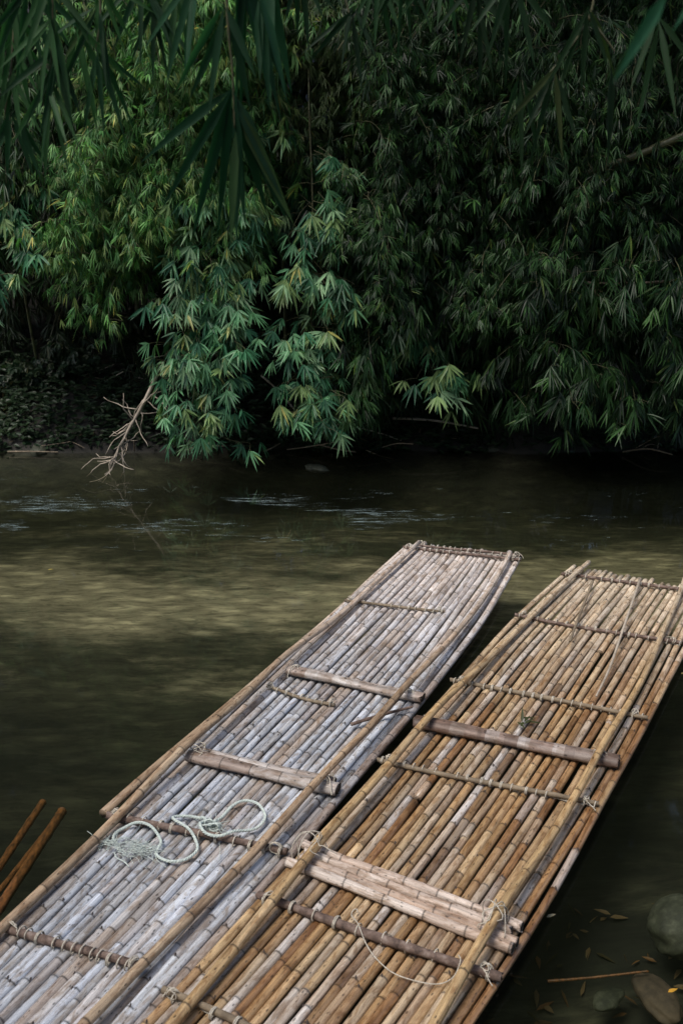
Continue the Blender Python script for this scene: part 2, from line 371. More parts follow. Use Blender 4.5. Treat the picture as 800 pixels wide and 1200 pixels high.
def fray(cx, cy, n, spread, ln, dirs=None):
    for k in range(n):
        q = P(*crop7(cx + random.gauss(0, spread), cy + random.gauss(0, spread * .5)), ZT + random.uniform(.0, .02)) - rl; pts = [q]
        v = nrm(np.array([random.gauss(0, 1), random.gauss(0, 1), .3]) if dirs is None else np.array(dirs) + [random.gauss(0, .5), random.gauss(0, .5), .15]) * ln / 8
        for j in range(8):
            q = q + v; v = v + np.array([random.gauss(0, 1), random.gauss(0, 1), -.25]) * ln * .035; q[2] = max(q[2], ZT - rl[2] + .001); pts.append(q)
        mb.sweep(pts, random.uniform(.0006, .0015), 4)
fray(92, 268, 60, 15, .06); fray(150, 288, 60, 26, .10, (1, .05, 0)); fray(455, 206, 80, 14, .05); fray(225, 290, 40, 16, .05)
tag(mb.build('frayed_fibres', M_ROPE, ro), kind='stuff')
MB().sweep(smooth([P(*crop7(x, y), ZT + .004) - rl for x, y in [(105, 305), (115, 325), (140, 338), (158, 356)]], 30), .003, 6).build('loose_end', M_ROPE, ro); MB().sweep(smooth([P(*crop7(x, y), ZT + .006) - rl for x, y in [(483, 270), (486, 300), (482, 330)]], 20), .0012, 5).build('thread', M_ROPE, ro)
kn = []
for k in range(5):
    c = P(*crop7(455 + k * 9 - 18, 208 + random.uniform(-8, 8)), ZT + .022) - rl
    kn += [c + np.array([.022 * math.cos(a), .012 * math.sin(a) * (k % 2 - .5), .018 * math.sin(a)]) for a in np.linspace(0, 2 * math.pi, 10)[:-1]]
MB().sweep(smooth(kn, 130), .0048, 6).build('knot', M_ROPE, ro)
def crop6(x, y): return (400 + .3 * x, 1020 + .3 * y)
c6 = [(62, 165), (60, 152), (45, 158), (40, 185), (70, 250), (100, 300), (140, 350), (200, 400), (280, 430), (370, 445), (430, 425), (462, 385), (455, 360)]
sp_ = smooth([P(*crop6(x, y), ZT + .003) for x, y in c6], 90)
pa, pb = P(301, 1052, ZT)[:2], P(588, 1149, ZT)[:2]; dn = nrm(np.array([pb[1] - pa[1], -(pb[0] - pa[0])])); dist = (sp_[:, :2] - pa) @ dn
sp_[:, 2] += .04 * np.exp(-(dist / .05) ** 2)
so = MB().sweep(sp_, .0024, 6).build('string', M_STRING, loc=sp_[40]); so.location = tuple(sp_[40]); tag(so, 'thin pale string curving in a loose arc across the right raft', 'string')
def stick(name, pts, r, m, label, cat, group=None, jag=.01, twist=0):
    p = smooth(pts, 30); c = p[len(p) // 2]
    rad = r * (1.15 - .35 * np.linspace(0, 1, len(p))) * (1 + .07 * rng.standard_normal(len(p)))
    o = MB().sweep(p, rad, 7, jag=jag).build(name, m, loc=c); o.location = tuple(c); return tag(o, label, cat, group)
zs = ZT + .034
stick('loose_stick', [P(694, 681, zs), P(682, 712, zs), P(667, 752, zs + .01)], .010, M_TWIG, 'short brown stick with a cut end lying lengthwise on the far right raft', 'stick')
stick('loose_stick', [P(749, 680, zs), P(727, 745, zs + .012), P(713, 785, zs), P(698, 816, zs - .01)], .009, M_PALE, 'long pale split stick lying lengthwise on the far right raft', 'stick')
stick('loose_stick', [P(411, 849, ZT + .02), P(446, 838, ZT + .02), P(484, 828, ZT + .025)], .010, M_BARK, 'short dark broken stick lying by the rail of the left raft', 'stick')
# ------------------------------------------------------------------ leaves
FT = np.array([(0, 1, 2), (0, 2, 3)])
def leaf_mesh(name, leaves, material, parent, loc, fold=.16):
    """leaves: arrays pos, dir, nor, len, wid, droop, col -> one foliage mesh"""
    pos, dr, nr, ln, wd, dp, co = [np.array(x, float) for x in leaves]
    n = len(pos); dr = nrm(dr); sd = nrm(np.cross(dr, nr)); nr = np.cross(sd, dr)
    ln = ln[:, None]; wd = wd[:, None]; dp = dp[:, None]; g = np.array([[0, 0, -1.0]])
    def pt(t, w, f): return pos + dr * ln * t + g * ln * dp * t * t + sd * wd * w + nr * wd * f
    V = np.stack([pt(0, 0, 0), pt(.28, -.5, fold), pt(.28, 0, -fold * .3), pt(.28, .5, fold), pt(.62, -.38, fold * .8), pt(.62, 0, -fold * .3), pt(.62, .38, fold * .8), pt(1, 0, 0)], 1) - np.asarray(loc)
    tri = np.array([(0, 2, 1), (0, 3, 2), (4, 5, 7), (5, 6, 7)]); quad = np.array([(1, 2, 5, 4), (2, 3, 6, 5)])
    base = (np.arange(n) * 8)[:, None, None]
    loops = np.concatenate([(tri[None] + base).reshape(n, -1), (quad[None] + base).reshape(n, -1)], 1).ravel()
    me = D.meshes.new(name); me.vertices.add(n * 8); me.vertices.foreach_set('co', V.ravel())
    me.loops.add(n * 20); me.loops.foreach_set('vertex_index', loops)
    st = np.array([0, 3, 6, 9, 12, 16]); starts = (np.arange(n)[:, None] * 20 + st[None]).ravel()
    me.polygons.add(n * 6); me.polygons.foreach_set('loop_start', starts); me.polygons.foreach_set('loop_total', np.tile([3, 3, 3, 3, 4, 4], n))
    me.polygons.foreach_set('use_smooth', [True] * (n * 6))
    me.update(calc_edges=True); me.validate()
    a = me.attributes.new('col', 'FLOAT_COLOR', 'FACE'); cc = np.concatenate([co, np.ones((n, 1))], 1); a.data.foreach_set('color', np.repeat(cc, 6, axis=0).ravel())
    me.materials.append(material); o = D.objects.new(name, me); COL.objects.link(o); o.parent = parent; return o
class Foliage:
    def __init__(s): s.p = []; s.d = []; s.n = []; s.l = []; s.w = []; s.dp = []; s.c = []; s.tw = MB()
    def leaf(s, p, d, n, l, w, dp, c): s.p.append(p); s.d.append(d); s.n.append(n); s.l.append(l); s.w.append(w); s.dp.append(dp); s.c.append(c)
    def fan(s, p, axis, nor, n, l, w, spread, pal, dp=.12, jit=.1):
        axis = nrm(axis); nor = nrm(nor); side = nrm(np.cross(axis, nor)); nor = np.cross(side, axis)
        cb = np.array(random.choice(pal)) * random.uniform(.7, 1.3)
        for k in range(n):
            a = ((k + .5) / n - .5) * 2 * spread + random.gauss(0, .09)
            d = axis * math.cos(a) + side * math.sin(a) + nor * random.gauss(0, jit)
            sc_ = (1 - .25 * abs(a) / max(spread, .01)) * random.uniform(.8, 1.12)
            nn = nor + side * random.gauss(0, .35) + axis * random.gauss(0, .2)
            s.leaf(p + rng.normal(0, .006, 3), d, nn, l * sc_, w * random.uniform(.85, 1.1), dp * random.uniform(.3, 1.6), cb * random.uniform(.85, 1.15) * (1 if random.random() > .035 else np.array([2.6, 1.6, 1.2])))
    def spray(s, p, d, length, style, pal, k=1.0):
        """drooping leafy twig"""
        step = style['step']; n = max(2, int(length / step)); p = np.array(p, float); v = nrm(d); pts = [p.copy()]; side = 1
        for j in range(n):
            v = nrm(v + np.array([random.gauss(0, .12), random.gauss(0, .12), -style['droop']])); p = p + v * step; pts.append(p.copy())
            if j < style.get('bare', 0): continue
            for rep in range(style['per']):
                side = -side
                out = nrm(np.array([random.gauss(0, .8), random.gauss(-.45, .6), 0]))
                q = p + out * random.uniform(.02, style['reach']) + np.array([0, 0, random.uniform(-.06, .02)])
                ax = nrm(out * style['out'] + np.array([0, 0, -1]) + rng.normal(0, style['rand'], 3))
                nor = out * .8 + np.array([0, -.55, .9]) + rng.normal(0, style.get('nj', .35), 3)
                s.fan(q, ax, nor, random.randint(*style['n']), style['l'] * k * random.uniform(.8, 1.15), style['w'] * k, style['spread'], pal, style['ld'])
                if random.random() < style.get('pet', .3): s.tw.sweep([p, (p + q) / 2 + [0, 0, .01], q], .002, 3, cap=False)
        if style.get('stem', True): s.tw.sweep(pts, np.linspace(.006, .002, len(pts)), 4, cap=False)
    def finish(s, root, lm=None, tw=None, name='foliage'):
        loc = root.location
        leaf_mesh(name, (s.p, s.d, s.n, s.l, s.w, s.dp, s.c), lm or M_LEAF, root, loc)
        if s.tw.n: s.tw.build('twigs', tw or M_STEM, root, loc=loc)
FINE = dict(step=.12, droop=.16, per=6, reach=.2, out=.7, rand=.5, n=(3, 5), l=.14, w=.0135, spread=.5, ld=.22, pet=.08, nj=.6)
LONG = dict(step=.14, droop=.2, per=4, reach=.16, out=.5, rand=.4, n=(3, 6), l=.25, w=.021, spread=.5, ld=.16, pet=.2, nj=.5)
BROAD = dict(step=.15, droop=.22, per=2, reach=.22, out=.6, rand=.28, n=(5, 8), l=.25, w=.033, spread=1.0, ld=.13, pet=.6, nj=.35)
COARSE = dict(step=.3, droop=.12, per=3, reach=.35, out=.8, rand=.5, n=(4, 6), l=.5, w=.075, spread=.9, ld=.2, pet=0, nj=.6)
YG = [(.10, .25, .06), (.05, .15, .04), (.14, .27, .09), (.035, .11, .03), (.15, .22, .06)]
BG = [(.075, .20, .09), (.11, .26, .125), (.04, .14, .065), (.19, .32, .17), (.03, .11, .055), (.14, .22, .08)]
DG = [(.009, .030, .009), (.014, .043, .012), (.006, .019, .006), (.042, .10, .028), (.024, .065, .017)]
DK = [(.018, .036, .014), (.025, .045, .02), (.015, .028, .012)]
def culm(root, pts, r, n=26):
    p = smooth([np.array(x) for x in pts], 60); loc = np.array(root.location)
    nd = np.zeros(len(p)); nd[::5] = 1; rad = np.linspace(r, r * .45, len(p)) * (1 + .1 * nd)
    cb = (.09, .10, .045)
    MB().sweep(p - loc, rad, 8, node=nd, cols=[tuple(x * random.uniform(.9, 1.1) for x in cb) + (.5,) for _ in range(len(p) - 1)], uv0=(random.uniform(0, 40), 0)).build('culm', M_CANE, root)
    return p
def lobe(f, x0, x1, y0, y1, Y, dY, n, style, pal, ln=(.5, 1.0), dirs=(0, -.5, .1), top=1.0):
    """n drooping sprays whose start points fill a block of space on the far bank"""
    for _ in range(n):
        x = random.uniform(x0, x1); y = y0 + (y1 - y0) * random.random() ** top; yy = Y + random.uniform(-dY, dY)
        p = Q(x, y, yy); d = np.array(dirs) + rng.normal(0, .45, 3)
        f.spray(p, d, random.uniform(*ln), style, pal)
YS = P(400, 528)[1]                       # far waterline
def clump(base, label, group, tops, r=.04):
    c = thing('bamboo_clump', base, label, 'bamboo', group)
    for t in tops: 
        b = np.array(base) + [random.uniform(-.35, .35), random.uniform(-.2, .3), 0]
        t = np.array(t); m = b * .45 + t * .55 + [0, .35, .9]
        culm(c, [b, b * .75 + m * .25 + [0, .1, .5], m, t], r * random.uniform(.8, 1.1))
    return c
G = 'bamboo clumps on the far bank'
def gz(Y): return max(-.5, min(.30, (Y - YS) * .7)) if Y < YS + .5 else .35 + (Y - YS - .5) * .42
# 1 yellow green feathery clump
c = clump((Q(190, 500, YS + 1.6)[0], YS + 1.6, gz(YS + 1.6)), 'bright yellow green feathery bamboo arching down at upper left of the far bank', G, [Q(150, 120, YS - .2), Q(230, 60, YS + .2), Q(300, 40, YS + .6), Q(110, 90, YS + .8)])
f = Foliage()
lobe(f, 100, 320, 30, 260, YS + .1, .7, 210, FINE, YG, (.5, 1.0), (-.2, -.5, 0))
lobe(f, 85, 200, 170, 330, YS - .2, .4, 75, FINE, YG, (.4, .8), (-.4, -.4, 0))
lobe(f, 180, 290, 120, 300, YS - .1, .4, 55, FINE, YG, (.4, .8), (-.1, -.5, 0))
lobe(f, 60, 340, -160, 60, YS + .2, .8, 120, FINE, YG, (.6, 1.1), (0, -.5, .2))
f.finish(c)
# 2 3 broad leaved blue green cascades
def cascade(pixpath, w, n, label, Y, k=1.0, style=BROAD, pal=BG, ln=(.25, .6), lm=None, ngroup='broad leaved bamboo cascades over the water'):
    b = Q(pixpath[0][0], pixpath[0][1], Y + .7); base = (b[0], YS + 1.2, gz(YS + 1.2))
    c = thing('broadleaf_bamboo', base, label, 'bamboo', ngroup); f = Foliage()
    pp = smooth([Q(x, y, Y + dy) for x, y, dy in pixpath], 60)
    culm(c, [base, (base[0], YS + .9, b[2] * .6), Q(pixpath[0][0], pixpath[0][1] - 40, Y + .5), pp[0]], .02)
    f.tw.sweep(pp, np.linspace(.011, .004, len(pp)), 5)
    for k_ in range(n):
        t = random.random(); q = pp[int(t * (len(pp) - 1))]; ww = w[0] + (w[1] - w[0]) * t
        off = np.array([random.gauss(0, ww * .5), random.gauss(-.02, ww * .3), random.gauss(0, .05)])
        f.spray(q + off, np.array([np.sign(off[0]) * .5, -.5, .15]) + rng.normal(0, .3, 3), random.uniform(*ln), style, pal, k)
    f.finish(c, lm or M_LEAFG); return c
cascade([(262, 225, -.1), (252, 290, -.2), (244, 350, -.3), (240, 420, -.4), (237, 478, -.4)], (.13, .17), 84, 'wide blue green broad leaved cascade hanging behind the dead branch', YS - .3, .88)
cascade([(362, 130, .1), (366, 230, -.1), (366, 320, -.2), (364, 410, -.3), (370, 485, -.4)], (.12, .03), 56, 'narrow blue green broad leaved cascade hanging beside the dark gap', YS - .3, .88)
cascade([(2, 190, .2), (0, 260, 0), (-4, 330, -.2)], (.16, .14), 24, 'blue green broad leaved spray at the left edge of the far bank', YS - .1)
cascade([(480, 385, .1), (500, 420, -.1), (515, 455, -.2)], (.16, .14), 12, 'small teal broad leaved spray low in front of the dark bamboo', YS - .4, .95, ln=(.2, .4))
cascade([(240, 495, 0), (262, 512, -.2), (280, 518, -.3)], (.05, .07), 4, 'small broad leaved sprig dipping to the water below the wide cascade', YS - .4, .8, ln=(.15, .2))
cascade([(330, 120, .5), (345, 190, .5), (330, 250, .6)], (.5, .3), 40, 'pale broad leaved bamboo high up behind the two long cascades', YS + .5, .9)
# 4 5 right side dark masses
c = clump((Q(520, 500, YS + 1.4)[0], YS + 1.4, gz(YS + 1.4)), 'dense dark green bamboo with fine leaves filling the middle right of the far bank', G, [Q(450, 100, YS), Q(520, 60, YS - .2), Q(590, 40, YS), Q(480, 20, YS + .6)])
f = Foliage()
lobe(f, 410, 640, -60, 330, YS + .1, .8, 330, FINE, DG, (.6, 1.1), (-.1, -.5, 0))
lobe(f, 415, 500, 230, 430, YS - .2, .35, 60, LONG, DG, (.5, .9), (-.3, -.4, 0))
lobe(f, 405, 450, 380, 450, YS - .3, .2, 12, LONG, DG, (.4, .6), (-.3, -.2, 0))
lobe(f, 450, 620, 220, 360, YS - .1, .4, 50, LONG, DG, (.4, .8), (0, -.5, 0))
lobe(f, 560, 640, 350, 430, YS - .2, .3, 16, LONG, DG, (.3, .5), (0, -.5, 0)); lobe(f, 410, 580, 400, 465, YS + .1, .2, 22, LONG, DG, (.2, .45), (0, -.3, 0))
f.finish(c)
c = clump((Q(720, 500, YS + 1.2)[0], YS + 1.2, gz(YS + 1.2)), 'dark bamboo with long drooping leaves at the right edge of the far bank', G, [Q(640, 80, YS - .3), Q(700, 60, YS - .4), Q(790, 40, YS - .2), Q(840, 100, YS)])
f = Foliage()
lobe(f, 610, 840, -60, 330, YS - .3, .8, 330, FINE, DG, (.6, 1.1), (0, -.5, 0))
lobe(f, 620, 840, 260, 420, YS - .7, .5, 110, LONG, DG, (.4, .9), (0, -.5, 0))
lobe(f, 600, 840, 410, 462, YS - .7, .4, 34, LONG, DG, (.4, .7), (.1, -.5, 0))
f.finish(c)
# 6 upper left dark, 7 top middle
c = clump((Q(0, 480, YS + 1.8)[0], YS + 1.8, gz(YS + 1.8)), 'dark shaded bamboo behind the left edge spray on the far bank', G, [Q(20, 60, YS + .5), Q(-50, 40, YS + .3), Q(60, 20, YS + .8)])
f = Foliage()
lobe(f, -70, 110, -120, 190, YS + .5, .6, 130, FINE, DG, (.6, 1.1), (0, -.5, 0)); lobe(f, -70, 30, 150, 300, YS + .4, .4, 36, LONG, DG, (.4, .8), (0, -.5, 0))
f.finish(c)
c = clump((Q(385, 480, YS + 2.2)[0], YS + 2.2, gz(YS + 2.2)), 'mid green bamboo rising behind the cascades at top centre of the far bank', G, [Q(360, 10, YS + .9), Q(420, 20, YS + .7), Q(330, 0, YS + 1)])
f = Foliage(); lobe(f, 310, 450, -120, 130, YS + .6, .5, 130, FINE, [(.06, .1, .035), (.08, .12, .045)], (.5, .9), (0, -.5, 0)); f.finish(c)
c = clump((Q(60, 480, YS + 2.6)[0], YS + 2.6, gz(YS + 2.6)), 'dark bamboo added low in the far bank hollow to stand in for its shade', G, [Q(60, 200, YS + 1.8), Q(200, 200, YS + 1.8), Q(400, 200, YS + 1.9)])
f = Foliage(); lobe(f, -120, 640, 120, 400, YS + 1.9, .4, 330, LONG, DK, (.6, 1.0), (0, -.5, 0)); f.finish(c)  # dark leaves added as a screen for the shade of the hollow
# background forest: tall clumps behind, up to 13 m, closing off the sky
def tall(x, Y, h, n, label, group, rx=2.2, z0=.8, k=1.0, pal=DK):
    yb = max(Y, YS + 2.0) if Y > 8 else Y
    c = thing('bamboo_clump', (x, yb, gz(yb)), label, 'bamboo', group); f = Foliage()
    for j in range(5):
        a = random.uniform(0, 6.28); culm(c, [(x + .4 * math.cos(a), yb + .3 * math.sin(a), gz(yb)), (x + .7 * math.cos(a), yb + .3 * math.sin(a) - (yb - Y) * .25, h * .5), (x + 1.6 * math.cos(a), Y + 1.3 * math.sin(a), h * .95)], .05)
    for j in range(n):
        t = random.random(); z = gz(yb) + z0 + (h - z0) * t; w = rx * (.65 + .5 * math.sin(t * 3)) * math.sqrt(random.random()); a = random.uniform(0, 6.28)
        f.spray((x + w * math.cos(a), Y + w * .8 * math.sin(a), z), (math.cos(a), math.sin(a), .3), random.uniform(.8, 1.5), COARSE, pal, k)
    f.finish(c)
k = 0
for x, Y, h in ((-8.5, 15.6, 12), (-5.2, 16.4, 13), (-1.8, 15.8, 12), (1.6, 16.6, 13.5), (5, 15.8, 12.5), (8.4, 15.8, 12), (12, 15, 12), (-12, 15, 12)):
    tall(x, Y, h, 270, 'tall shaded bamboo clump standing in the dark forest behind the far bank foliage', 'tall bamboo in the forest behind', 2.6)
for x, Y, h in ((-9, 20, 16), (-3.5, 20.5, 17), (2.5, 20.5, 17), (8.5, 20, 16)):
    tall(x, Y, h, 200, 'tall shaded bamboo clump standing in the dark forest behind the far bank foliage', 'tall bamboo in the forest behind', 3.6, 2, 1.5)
# overhanging crowns added out of view to shade the far bank clumps
for x, Y, z0_, h, lab in ((4.0, 11.0, 5.7, 10.5, 'unseen bamboo crown added to shade the right edge bamboo of the far bank'), (1.6, 11.3, 5.8, 10, 'unseen bamboo crown added to shade the middle right bamboo of the far bank'), (7.6, 11.0, 4, 10, 'unseen bamboo crown added for shade over the water beyond the right edge'), (-4.2, 13.6, 5.4, 10.5, 'unseen bamboo crown added to shade the left half of the far bank')):
    tall(x, Y, h, 150, lab, G, 2.3, z0_)
# unseen near bank trees added around the camera for shade and dark reflections
for x, Y, h in ((-6.5, -3, 11), (-1.5, -5.5, 12), (4, -4.5, 12), (8.5, 0, 11), (-9.5, 2, 11)):
    tall(x, Y, h, 110, 'unseen bamboo clump added on the near bank behind the camera for shade', 'added shading bamboo on the near bank', 2.8, 1.5, 1.4)
# ------------------------------------------------------------------ foreground hanging branches
def fgbranch(label, stems, fans, pal, lm=None):
    top = Q(*stems[0][0]); c = thing('hanging_branch', top, label, 'branch', 'bamboo branches hanging over the camera'); f = Foliage()
    for st in stems: f.tw.sweep(smooth([Q(*q) for q in st], 30), np.linspace(.005, .002, len(smooth([Q(*q) for q in st], 30))), 6)
    for (x, y, Y, ang, n, lpx, spread, wf) in fans:
        p = Q(x, y, Y); l = lpx / F * Y * 1.02; a = math.radians(ang)
        ax = np.array([math.sin(a), random.uniform(-.15, .15), -math.cos(a)]); nor = np.array([random.uniform(-.3, .3), -1, .45])
        f.fan(p, ax, nor, n, l, l * wf, math.radians(spread), pal, .08, .12)
    f.finish(c, lm)
FG = [(.014, .05, .024), (.02, .062, .032), (.012, .042, .022)]
FG2 = [(.018, .05, .02), (.026, .065, .028), (.015, .04, .02)]
Yf = 2.9
fgbranch('large dark fan of long bamboo leaves hanging in front of the pale cascades', [[(262, -60, Yf), (268, 40, Yf), (272, 80, Yf), (275, 150, Yf)]],
         [(273, 105, Yf, -8, 7, 155, 50, .082), (275, 122, Yf, 26, 3, 170, 12, .082), (276, 150, Yf, 2, 2, 130, 10, .09), (264, 10, Yf, -14, 5, 115, 45, .085), (282, -40, Yf + .1, 6, 6, 150, 22, .085), (302, 0, Yf, 10, 3, 120, 10, .085), (230, -30, Yf + .2, -25, 4, 120, 30, .08), (310, -50, Yf + .2, 5, 4, 160, 14, .08)], FG, M_LEAFN)
fgbranch('bamboo twigs with narrow drooping leaves filling the top left corner', [[(60, -60, 3.2), (62, 20, 3.2), (58, 100, 3.2)], [(20, -60, 3.4), (15, 60, 3.4), (5, 140, 3.4)], [(110, -60, 3.3), (118, 10, 3.3), (112, 60, 3.3)], [(170, -60, 3.4), (180, 0, 3.4)]],
         [(62 + random.uniform(-8, 8), y, 3.2, random.uniform(-20, 20), 6, 95, 45, .075) for y in (-20, 20, 60, 95)] + [(14, y, 3.4, random.uniform(-20, 20), 6, 90, 45, .075) for y in (0, 40, 85, 130)] + [(114, y, 3.3, random.uniform(-20, 20), 5, 90, 45, .075) for y in (-30, 10, 55)] + [(165, -20, 3.4, 0, 6, 85, 50, .075), (205, -15, 3.4, -10, 5, 85, 45, .075), (180, 5, 3.4, 10, 5, 80, 40, .075), (90, 30, 3.3, 10, 5, 95, 40, .075), (35, -20, 3.3, 0, 7, 100, 60, .075)], [(.03, .085, .03), (.04, .10, .04), (.02, .06, .028)], M_LEAFN)
fgbranch('sparse bamboo twig with a few leaves hanging at top centre', [[(380, -60, 4.2), (410, 20, 4.2), (395, 60, 4.2)]],
         [(412, 10, 4.2, -15, 5, 80, 55, .075), (440, -30, 4.2, 5, 6, 80, 50, .07), (520, -50, 4.0, 0, 6, 80, 50, .07), (470, -50, 4.0, 0, 6, 90, 40, .07), (350, -40, 4.0, 10, 5, 80, 40, .075)], FG2, M_LEAFN)
fgbranch('blurred bamboo leaves drooping close to the camera at top right', [[(800, -80, 1.5), (790, -20, 1.5), (785, -8, 1.5)]],
         [(788, -14, 1.5, -34, 1, 125, 4, .11), (850, -50, 1.6, -10, 3, 120, 30, .09)], [(.035, .13, .07)], M_LEAFG)
fgbranch('dim drooping bamboo leaves hanging at upper right', [[(700, -60, 3.1), (690, 20, 3.1), (640, 90, 3.1)], [(690, 20, 3.1), (720, 60, 3.1)]],
         [(718, 75, 3.1, 8, 1, 110, 5, .085), (650, 80, 3.1, -10, 5, 100, 40, .07), (610, 90, 3.2, 5, 3, 100, 25, .07), (690, 10, 3.1, 0, 5, 100, 50, .07), (600, -30, 3.2, 0, 5, 100, 50, .07), (770, 20, 3.3, -5, 5, 100, 50, .07), (560, -20, 3.4, 0, 5, 100, 50, .07)], [(.018, .04, .02), (.022, .05, .022)], M_LEAFN)
# ------------------------------------------------------------------ ground, riverbed, water
xs = np.concatenate([np.linspace(-60, -9, 30), np.linspace(-8.8, 8.8, 170), np.linspace(9, 60, 30)]); ys = np.concatenate([np.linspace(-40, 0, 25), np.linspace(.1, 13.5, 150), np.linspace(13.7, 60, 50)])
X, Y = np.meshgrid(xs, ys)
edge = YS + .12 * fbm(X, Y * 0, 1.2, 3)
far = np.where(Y < edge + .5, np.clip((Y - edge) * .75, -1.2, .4), .38 + (Y - edge - .5) * .42)
far = np.clip(far, -9, 14) + np.where(Y > edge, .08 * fbm(X, Y, 2.4, 5), 0)
near = np.clip((.6 - Y) * .8, -1.2, 1.2) - .0
depth = -.56 + .03 * fbm(X, Y, .8, 9) + .14 * np.exp(-((Y - 7.9 - .35 * fbm(X, X * 0, .9, 21)) / 1.9) ** 2) + .3 * np.clip((X - .9) / 1.2, 0, 1) * np.clip((4.9 - Y) / 1.5, 0, 1)
Z = np.maximum(np.maximum(far, near), np.minimum(depth, -.14)) + .012 * fbm(X, Y, 9, 11)
nx, ny = len(xs), len(ys)
V = np.stack([X, Y, Z], -1).reshape(-1, 3)
fc = [(j * nx + i, j * nx + i + 1, (j + 1) * nx + i + 1, (j + 1) * nx + i) for j in range(ny - 1) for i in range(nx - 1)]
me = D.meshes.new('ground'); me.from_pydata(V.tolist(), [], fc); me.polygons.foreach_set('use_smooth', [True] * len(fc))
g = D.objects.new('ground', me); COL.objects.link(g); tag(g, kind='structure')
m, nt, N, L = mat('riverbed_and_banks')
tc = N('ShaderNodeTexCoord'); sx = N('ShaderNodeSeparateXYZ'); L(tc, sx, 3, 0)
mp = N('ShaderNodeMapping'); mp.inputs['Scale'].default_value = (.55, 1.5, 1); mp.inputs['Location'].default_value = (5.2, 3.1, 0); L(tc, mp, 3, 0)
n1 = N('ShaderNodeTexNoise', Scale=1.3, Detail=9.0, Roughness=.66); L(mp, n1)
n2 = N('ShaderNodeTexNoise', Scale=9.0, Detail=8.0, Roughness=.75); L(mp, n2)
vo = N('ShaderNodeTexVoronoi', Scale=5.5); L(mp, vo)
# sand bar mask over Y
sb = N('ShaderNodeValToRGB'); mw = N('ShaderNodeMapping'); mw.inputs['Scale'].default_value = (.38, .7, 1); mw.inputs['Location'].default_value = (4.3, 1.7, 0); L(tc, mw, 3, 0)
nw = N('ShaderNodeTexNoise', Scale=1.0, Detail=5.0, Roughness=.55); L(mw, nw)
yw = N('ShaderNodeMath', operation='MULTIPLY_ADD'); yw.inputs[1].default_value = 4.0; L(nw, yw); L(sx, yw, 1, 2)
mr = N('ShaderNodeMapRange'); mr.inputs[1].default_value = 2.0; mr.inputs[2].default_value = 16; L(yw, mr); L(mr, sb)
ramp(sb, [(.0, .55), (.22, .45), (.29, .06), (.36, .10), (.43, .26), (.50, .48), (.55, .80), (.60, .90), (.64, .50), (.70, .36), (.9, .2)])
n1r = N('ShaderNodeMapRange'); n1r.inputs[1].default_value = .36; n1r.inputs[2].default_value = .64; n1r.inputs[3].default_value = .42; n1r.inputs[4].default_value = .66; L(n1, n1r)
md = N('ShaderNodeMath', operation='ADD'); L(n1r, md); L(sb, md, 0, 1)
md2 = N('ShaderNodeMath', operation='MULTIPLY_ADD'); md2.inputs[1].default_value = .4; L(n2, md2); L(md, md2, 0, 2)
rs = N('ShaderNodeValToRGB'); ramp(rs, [(.80 / 1.8, (.012, .014, .009)), (1.13 / 1.8, (.07, .068, .045)), (1.48 / 1.8, (.46, .40, .29))])
dv = N('ShaderNodeMath', operation='DIVIDE'); dv.inputs[1].default_value = 1.8; L(md2, dv); L(dv, rs)
mp5 = N('ShaderNodeMapping'); mp5.inputs['Scale'].default_value = (3.6, 15, 1); mp5.inputs['Rotation'].default_value = (0, 0, .12); L(tc, mp5, 3, 0)
n5 = N('ShaderNodeTexNoise', Scale=1.6, Detail=7.0, Roughness=.7, Distortion=.8); L(mp5, n5)
r5 = N('ShaderNodeValToRGB'); ramp(r5, [(.40, .3), (.49, .95), (.62, 1.4)]); L(n5, r5)
st = N('ShaderNodeValToRGB'); ramp(st, [(.0, 1.9), (.3, .9), (.55, .3)]); L(vo, st)
bed = mixc(nt, rs.outputs[0], st.outputs[0], .55, 'MULTIPLY')
bed = mixc(nt, bed, r5.outputs[0], .62, 'MULTIPLY')  # ripple lines of light and shade painted into the bed colour
soil = N('ShaderNodeValToRGB'); ramp(soil, [(.35, (.003, .003, .002)), (.6, (.012, .010, .007)), (.75, (.045, .03, .018))]); L(n2, soil)
hz = N('ShaderNodeMapRange'); hz.inputs[1].default_value = -.06; hz.inputs[2].default_value = .03; L(sx, hz, 2, 0)
cc = mixc(nt, bed, soil.outputs[0], hz.outputs[0])
b = N('ShaderNodeBsdfPrincipled', Roughness=.85); nt.links.new(cc, b.inputs['Base Color'])
ba = N('ShaderNodeMath', operation='MULTIPLY_ADD'); ba.inputs[1].default_value = .8; L(n5, ba); L(n2, ba, 0, 2)
bp = N('ShaderNodeBump', Strength=.9, Distance=.05); L(ba, bp, 0, 2); nt.links.new(bp.outputs[0], b.inputs['Normal'])
o = N('ShaderNodeOutputMaterial'); L(b, o); me.materials.append(m)
# water
wx0, wx1, wy0, wy1, wz = -55, 55, -3, YS + 1, -2.2
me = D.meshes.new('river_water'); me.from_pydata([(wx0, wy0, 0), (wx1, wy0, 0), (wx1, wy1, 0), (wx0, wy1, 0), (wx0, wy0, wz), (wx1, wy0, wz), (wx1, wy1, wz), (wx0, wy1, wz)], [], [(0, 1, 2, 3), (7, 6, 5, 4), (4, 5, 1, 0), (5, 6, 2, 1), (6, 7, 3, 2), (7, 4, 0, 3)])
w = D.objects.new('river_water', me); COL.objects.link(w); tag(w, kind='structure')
m, nt, N, L = mat('river_water')
tc = N('ShaderNodeTexCoord'); sx = N('ShaderNodeSeparateXYZ'); L(tc, sx, 3, 0)
mp = N('ShaderNodeMapping'); mp.inputs['Scale'].default_value = (.8, 2.3, 1); mp.inputs['Rotation'].default_value = (0, 0, .08); L(tc, mp, 3, 0)
